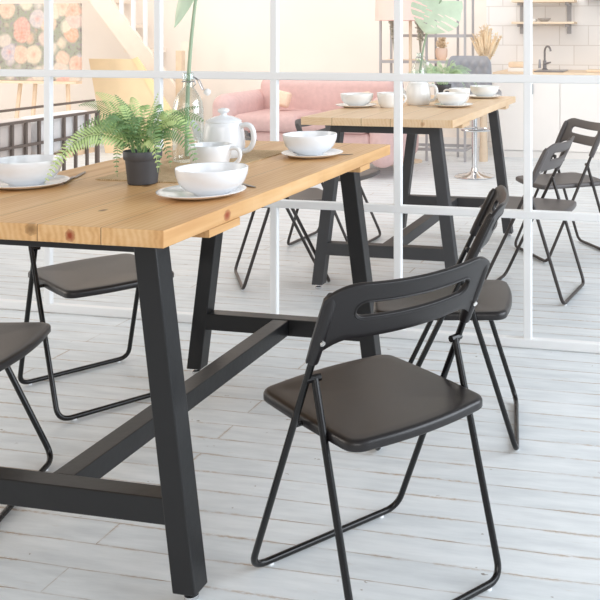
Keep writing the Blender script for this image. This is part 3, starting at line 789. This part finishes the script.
# pampas on a pedestal
pd = MB().lathe([(0, 0), (.036, 0), (.036, .1), (.032, .14), (.03, .6), (.045, .64), (.045, .66), (0, .66)], 28).build('pedestal', M['pole_wood'], loc=(-.45, 6.12, 0)); tag(pd, 'slim pale round wooden pedestal beside the kitchen counter', 'pedestal')
pm = thing('pampas_vase', 'dry pampas grass fanning out of a vase beside the kitchen counter', 'dried plant', (-.43, 6.12, .66))
MB().lathe([(0, 0), (.03, 0), (.04, .05), (.03, .1), (.02, .115), (.018, .115), (.028, .09), (0, .02)], 24).build('vase', M['terracotta'], pm)
rp = random.Random(11)
for i in range(17):
    b = MB(); a = -1+2*(i+.5)/17; e = Vector((a*.135+rp.uniform(-.02, .02), rp.uniform(-.07, .07), .36+.16*(1-abs(a))*rp.uniform(.5, 1)))
    pts = bez((0, 0, .08), (e.x*.25, e.y*.25, e.z*.6), e, 12); b.tube(pts, .002, 5)
    b.tube(pts[6:], [.003, .01, .014, .014, .011, .007, .002], 7)
    for j in range(5, 13):
        for _ in range(7):
            p = pts[j]; d = Vector((rp.uniform(-1, 1), rp.uniform(-1, 1), rp.uniform(.2, 1.6))).normalized(); wv = d.cross(Vector((0, 1, .1))).normalized(); ll = rp.uniform(.02, .04)
            b.add([p, p+d*ll*.5+wv*.003, p+d*ll, p+d*ll*.5-wv*.003], [(0, 1, 2, 3)])
    b.build('plume', M['dry_grass'], pm, angle=80)

# kitchen
labs = ['white kitchen base cabinet at the left end of the counter', 'narrow white kitchen base cabinet under the tap with a dark handle', 'wide white kitchen base cabinet at the right edge of the photo', 'white kitchen base cabinet beyond the right edge, last of the row']
for (x0, x1), lb in zip(((-.42, -.105), (-.105, .161), (.161, .70), (.70, 1.25)), labs):
    t = thing('base_cabinet', lb, 'cabinet', ((x0+x1)/2, 6.4, 0), 0, 'white kitchen base cabinets'); w = (x1-x0)/2
    MB().box(-w+.001, w-.001, .02, .58, .06, .70).build('carcass', M['cabinet'], t, smooth=False)
    d = MB().box(-w+.002, w-.002, 0, .0195, .065, .697).build('door', M['cabinet'], t, smooth=False, bevel=.002)
    if x0 == -.105 or x0 > .5: MB().box(-w+.02, -w+.032, -.018, 0, .555, .64).build('handle', M['tap'], d, smooth=False)
    MB().box(-w+.001, w-.001, .012, .03, 0, .0595).build('plinth', M['plinth'], t, smooth=False)
wt = MB().box(-.43, 1.27, 6.385, 6.995, .702, .742).build('worktop', M['worktop'], smooth=False, bevel=.003); tag(wt, 'pale oak worktop running along the white kitchen cabinets', 'worktop')
sk = MB(); sk.rbox(-.08, .18, 6.46, 6.8, .7425, .752, .004, 2); o = sk.build('sink', M['tap']); tag(o, 'grey rimmed sink set in the oak worktop under the tap', 'sink')
tp = thing('tap', 'tall grey swan neck tap standing at the sink', 'tap', (-.04, 6.84, .742))
MB().lathe([(0, 0), (.028, 0), (.028, .012), (.018, .02), (.016, .09), (0, .09)], 20).build('tap_base', M['tap'], tp)
MB().tube([(0, 0, .05)]+[(0, 0, .17)]+[(.0+.035*(1-math.cos(a)), -.06*(1-math.cos(a))*.9, .17+.05*math.sin(a)) for a in [PI*i/10*.95 for i in range(1, 11)]], .0095, 10).build('spout', M['tap'], tp)
MB().tube([(.0, -.01, .06), (.06, -.03, .075)], [.011, .007], 8).build('lever', M['tap'], tp)
MB().tube([(-.045, -.01, .02), (-.045, -.01, .1)], [.014, .008], 8).build('lever', M['tap'], tp)
bx_ = thing('bread_box', 'small wooden box at the left end of the worktop', 'box', (-.235, 6.6, .742))
MB().box(-.085, .085, -.08, .08, 0, .035).build('base', M['cabinet'], bx_, smooth=False, bevel=.003)
MB().rbox(-.082, .082, -.078, .078, .0355, .085, .012).build('lid', M['worktop'], bx_)
cb = MB().rbox(-.15, .15, -.09, .09, 0, .02, .006, 2).build('chopping_board', M['shelf_wood'], loc=(.52, 6.66, .7425)); tag(cb, 'wooden board lying on the worktop at the right edge', 'board')
for z, lb in ((1.165, 'lower pale wooden wall shelf between the grey brackets'), (1.362, 'upper pale wooden wall shelf cut by the top of the photo')):
    o = MB().box(-.33, .24, 6.74, 6.985, z, z+.02).build('wall_shelf', M['shelf_wood'], smooth=False, bevel=.002); tag(o, lb, 'shelf', 'kitchen wall shelves')
for x, lb in ((-.275, 'left grey metal shelf bracket on the tiles'), (.165, 'right grey metal shelf bracket on the tiles')):
    t = thing('shelf_bracket', lb, 'bracket', (x, 7.0, 0), 0, 'grey shelf brackets')
    MB().box(-.02, .02, -.014, -.001, 1.075, 1.62).build('upright', M['bracket'], t, smooth=False)
    for z in (1.165, 1.362): MB().box(-.012, .012, -.2, -.014, z-.026, z-.001, top=(0, 0, 0)).build('arm', M['bracket'], t, smooth=False)
o = MB().lathe([(0, 0), (.03, 0), (.055, .02), (.062, .034), (.058, .034), (.05, .02), (0, .008)], 30).build('shallow_bowl', M['hood'], loc=(-.045, 6.85, 1.1855)); tag(o, 'shallow grey bowl on the lower wall shelf', 'bowl')
o = MB().rbox(-.05, .05, -.04, .04, 0, .028, .008).build('butter_dish', M['ceramic_far'], loc=(-.17, 6.85, 1.1855)); tag(o, 'low white dish beside the grey bowl on the lower wall shelf', 'dish')
hd = thing('range_hood', 'grey range hood at the top right corner above the tiles', 'hood', (.66, 6.78, 0))
MB().prism([(-.36, 1.39), (.36, 1.39), (.36, 1.44), (.12, 1.62), (-.12, 1.62), (-.36, 1.44)], -.2, .2).build('canopy', M['hood'], hd, smooth=False)
MB().box(-.12, .12, -.1, .2, 1.62, 2.4).build('chimney', M['hood'], hd, smooth=False)

# ------------------------------------------------------------------ reflected room built beyond the grid: left side
pa = thing('flower_painting', 'large canvas painted with pale peach and white flowers, top left', 'painting', (-4.49, 5.5, 0), 0)
MB().box(-.62, .62, 0, .03, -.335, .335).build('canvas', M['painting'], pa, smooth=False, loc=(0, 0, 1.005))
MB().box(-.615, .615, .0305, .045, -.33, .33).build('stretcher_frame', M['canvas_side'], pa, smooth=False, loc=(0, 0, 1.005))
ea = thing('easel', 'pale wooden easel with splayed legs under the flower painting', 'easel', (-4.49, 5.56, 0))
for x0, x1 in ((-.05, -.12), (.1, .06), (.42, .46), (-.42, -.46)):
    MB().tube([(x1*1.0, .03, 0), (x0, .05, .68), (x0, 0.06, 1.3)], .018, 6).build('leg', M['easel_wood'], ea)
MB().box(-.6, .6, -.085, .0, .645, .668).build('ledge', M['easel_wood'], ea, smooth=False)

be = thing('slatted_bench', 'dark metal bench with a slatted back in front of the painting', 'bench', (-3.07, 3.7, 0))
y0, y1 = -1.0, .93
for z in (.502, .343): MB().box(-.012, .012, y0, y1, z-.009, z+.009).build('rail', M['bench_metal'], be, smooth=False)
n = 16
for i in range(n):
    y = y1-.0115-i*.128
    if y < y0: break
    MB().box(-.009, .009, y-.009, y+.009, .05, .502).build('slat', M['bench_metal'], be, smooth=False)
for y in (y0+.02, y1-.02):
    MB().box(-.5, -.476, y-.012, y+.012, 0, .235).build('leg', M['bench_metal'], be, smooth=False)
    MB().box(-.012, .012, y-.012, y+.012, 0, .5).build('leg', M['bench_metal'], be, smooth=False)
MB().box(-.49, -.014, y0+.03, y1-.03, .2, .235).build('seat_board', M['bench_wood'], be, smooth=False)
for ya, yb, m_, lb in ((3.98, 4.60, 'white_fabric', 'white bench cushion behind the slats, right of the white post'), (3.35, 3.96, 'grey_fabric', 'pale grey bench cushion behind the slats, left of the white post'), (2.75, 3.33, 'grey_fabric', 'pale grey bench cushion at the nearest end of the bench')):
    o = MB().rbox(-3.27, -3.09, ya, yb, .237, .515, .05, 4).build('bench_cushion', M[m_]); tag(o, lb, 'cushion', 'bench cushions')

hr = thing('low_rail', 'thin dark metal rail running low behind the slatted bench', 'rail', (-3.63, 4.0, 0))
MB().box(-.01, .01, -1.2, 1.36, .512, .53).build('bar', M['bench_metal'], hr, smooth=False)
for y in (-1.1, .1): MB().box(-.01, .01, y-.01, y+.01, 0, .512).build('post', M['bench_metal'], hr, smooth=False)

st = thing('staircase', 'cream wooden staircase rising to the left against the far wall', 'stairs', (0, 6.6, 0))
# stringer: runs from upper left down to the right
MB().prism([(-5.3, 2.32), (-3.80, .52), (-3.62, .30), (-3.45, .30), (-3.62, .60), (-5.1, 2.36)], -.05, .0).build('stringer', M['stair_wood'], st, smooth=False)
for i in range(8):
    x = -3.65-.2*i; z = .42+.245*i
    MB().box(x-.13, x+.11, -.0, .36, z-.02, z+.01).build('step', M['stair_wood'], st, smooth=False)
for i in range(5):
    x = -4.34+.13*i+.02; z0_ = max(.3, .55+(-3.72-x)*1.2)
    MB().box(x-.016, x+.016, -.04, -.01, z0_, 2.2).build('baluster', M['white_frame'], st, smooth=False)
MB().prism([(-3.65, .0), (-3.4, .0), (-3.42, 1.0), (-3.52, 1.0)], -.06, -.052).build('newel_panel', M['stair_wood'], st, smooth=False)
ub = thing('ochre_board', 'pale ochre board leaning behind the fern beside the bench', 'board', (0, 5.9, 0))
MB().prism([(-4.07, .85), (-3.9, 0), (-3.2, 0), (-3.2, .34), (-3.57, .85)], 0, .025).build('board_face', M['mustard'], ub, smooth=False)
MB().prism([(-3.20, .30), (-3.2, .36), (-3.57, .87), (-3.62, .85), (-3.27, .32)], -.012, -.001).build('edge_strip', M['mustard_edge'], ub, smooth=False)
pt_ = thing('wooden_stand', 'slim tan wooden stand behind the front bottle', 'stand', (-3.33, 6.2, 0))
MB().box(-.03, .03, -.03, .03, 0, .92).build('post', M['pole_wood'], pt_, smooth=False)
MB().box(-.12, .12, -.1, .1, 0, .03).build('foot', M['pole_wood'], pt_, smooth=False)
yc = MB().rbox(-.12, .12, -.1, .1, 0, .32, .05, 4).build('pouf', M['mustard_edge'], loc=(-2.62, 5.95, 0))
yc.scale = (1, 1, 1.55); tag(yc, 'pale ochre pouf seen beside the front bottle and left of the sofa', 'pouf')

# ------------------------------------------------------------------ light
w = bpy.data.worlds.new('daylight'); S.world = w; w.use_nodes = True
nt = w.node_tree; bg = nt.nodes['Background']
# daylight room: brighter and cooler towards the windows on the right, warmer on the left, dim behind
tcw = nt.nodes.new('ShaderNodeTexCoord'); sx_ = nt.nodes.new('ShaderNodeSeparateXYZ'); nt.links.new(tcw.outputs['Generated'], sx_.inputs[0])
mr = nt.nodes.new('ShaderNodeMapRange'); mr.inputs['From Min'].default_value = -1; mr.inputs['From Max'].default_value = 1
nt.links.new(sx_.outputs[0], mr.inputs['Value'])
rw = nt.nodes.new('ShaderNodeValToRGB'); e_ = rw.color_ramp.elements
e_[0].position = 0; e_[0].color = (.70, .62, .52, 1); e_[1].position = 1; e_[1].color = (.92, .98, 1.05, 1)
m_ = e_.new(.45); m_.color = (.44, .43, .42, 1); m_ = e_.new(.75); m_.color = (.5, .52, .55, 1)
nt.links.new(mr.outputs[0], rw.inputs['Fac']); nt.links.new(rw.outputs['Color'], bg.inputs['Color'])
bg.inputs['Strength'].default_value = .74
def area(name, loc, look, sx, sy, power, col):
    d = bpy.data.lights.new(name, 'AREA'); d.shape = 'RECTANGLE'; d.size = sx; d.size_y = sy; d.energy = power; d.color = col
    o = bpy.data.objects.new(name, d); COL.objects.link(o); o.location = loc
    o.rotation_euler = (Vector(look)-Vector(loc)).to_track_quat('-Z', 'Y').to_euler(); return o
area('window_light_right', (4.2, 1.2, 1.9), (0, .8, .4), 4, 2.4, 165, (.86, .93, 1))
area('fill_light_far', (-1.8, 4.6, 3.2), (-1.8, 5.8, .6), 5, 2.5, 78, (1, .97, .94))  # added fill to brighten the back room, no known window there
area('fill_light_back', (1.0, -4.2, 2.3), (.2, .6, .6), 4, 2.2, 80, (1, .985, .97))  # added fill from behind the camera, whitens frames and bowls
area('fill_light_far_left', (-5.5, 3.2, 2.6), (-4.2, 6, .9), 3, 2.2, 48, (1, .9, .79))  # added warm fill so the left end of the back wall is less grey
area('window_light_left', (-5.2, -.5, 2.0), (-.5, .8, .4), 3, 2.4, 70, (1, .92, .83))

# ------------------------------------------------------------------ camera
cd = bpy.data.cameras.new('camera'); cam = bpy.data.objects.new('camera', cd); COL.objects.link(cam)
cam.location = (1.257, -1.5084, 1.1145); cam.rotation_euler = (PI/2, 0, .2163)
cd.sensor_width = 36; cd.lens = 924.242/600*36
cd.shift_x = (300-487.16)/600; cd.shift_y = (29.5-300)/600
cd.clip_start = .05
S.camera = cam
S.view_settings.view_transform = 'Standard'; S.view_settings.look = 'None'; S.view_settings.exposure = .2
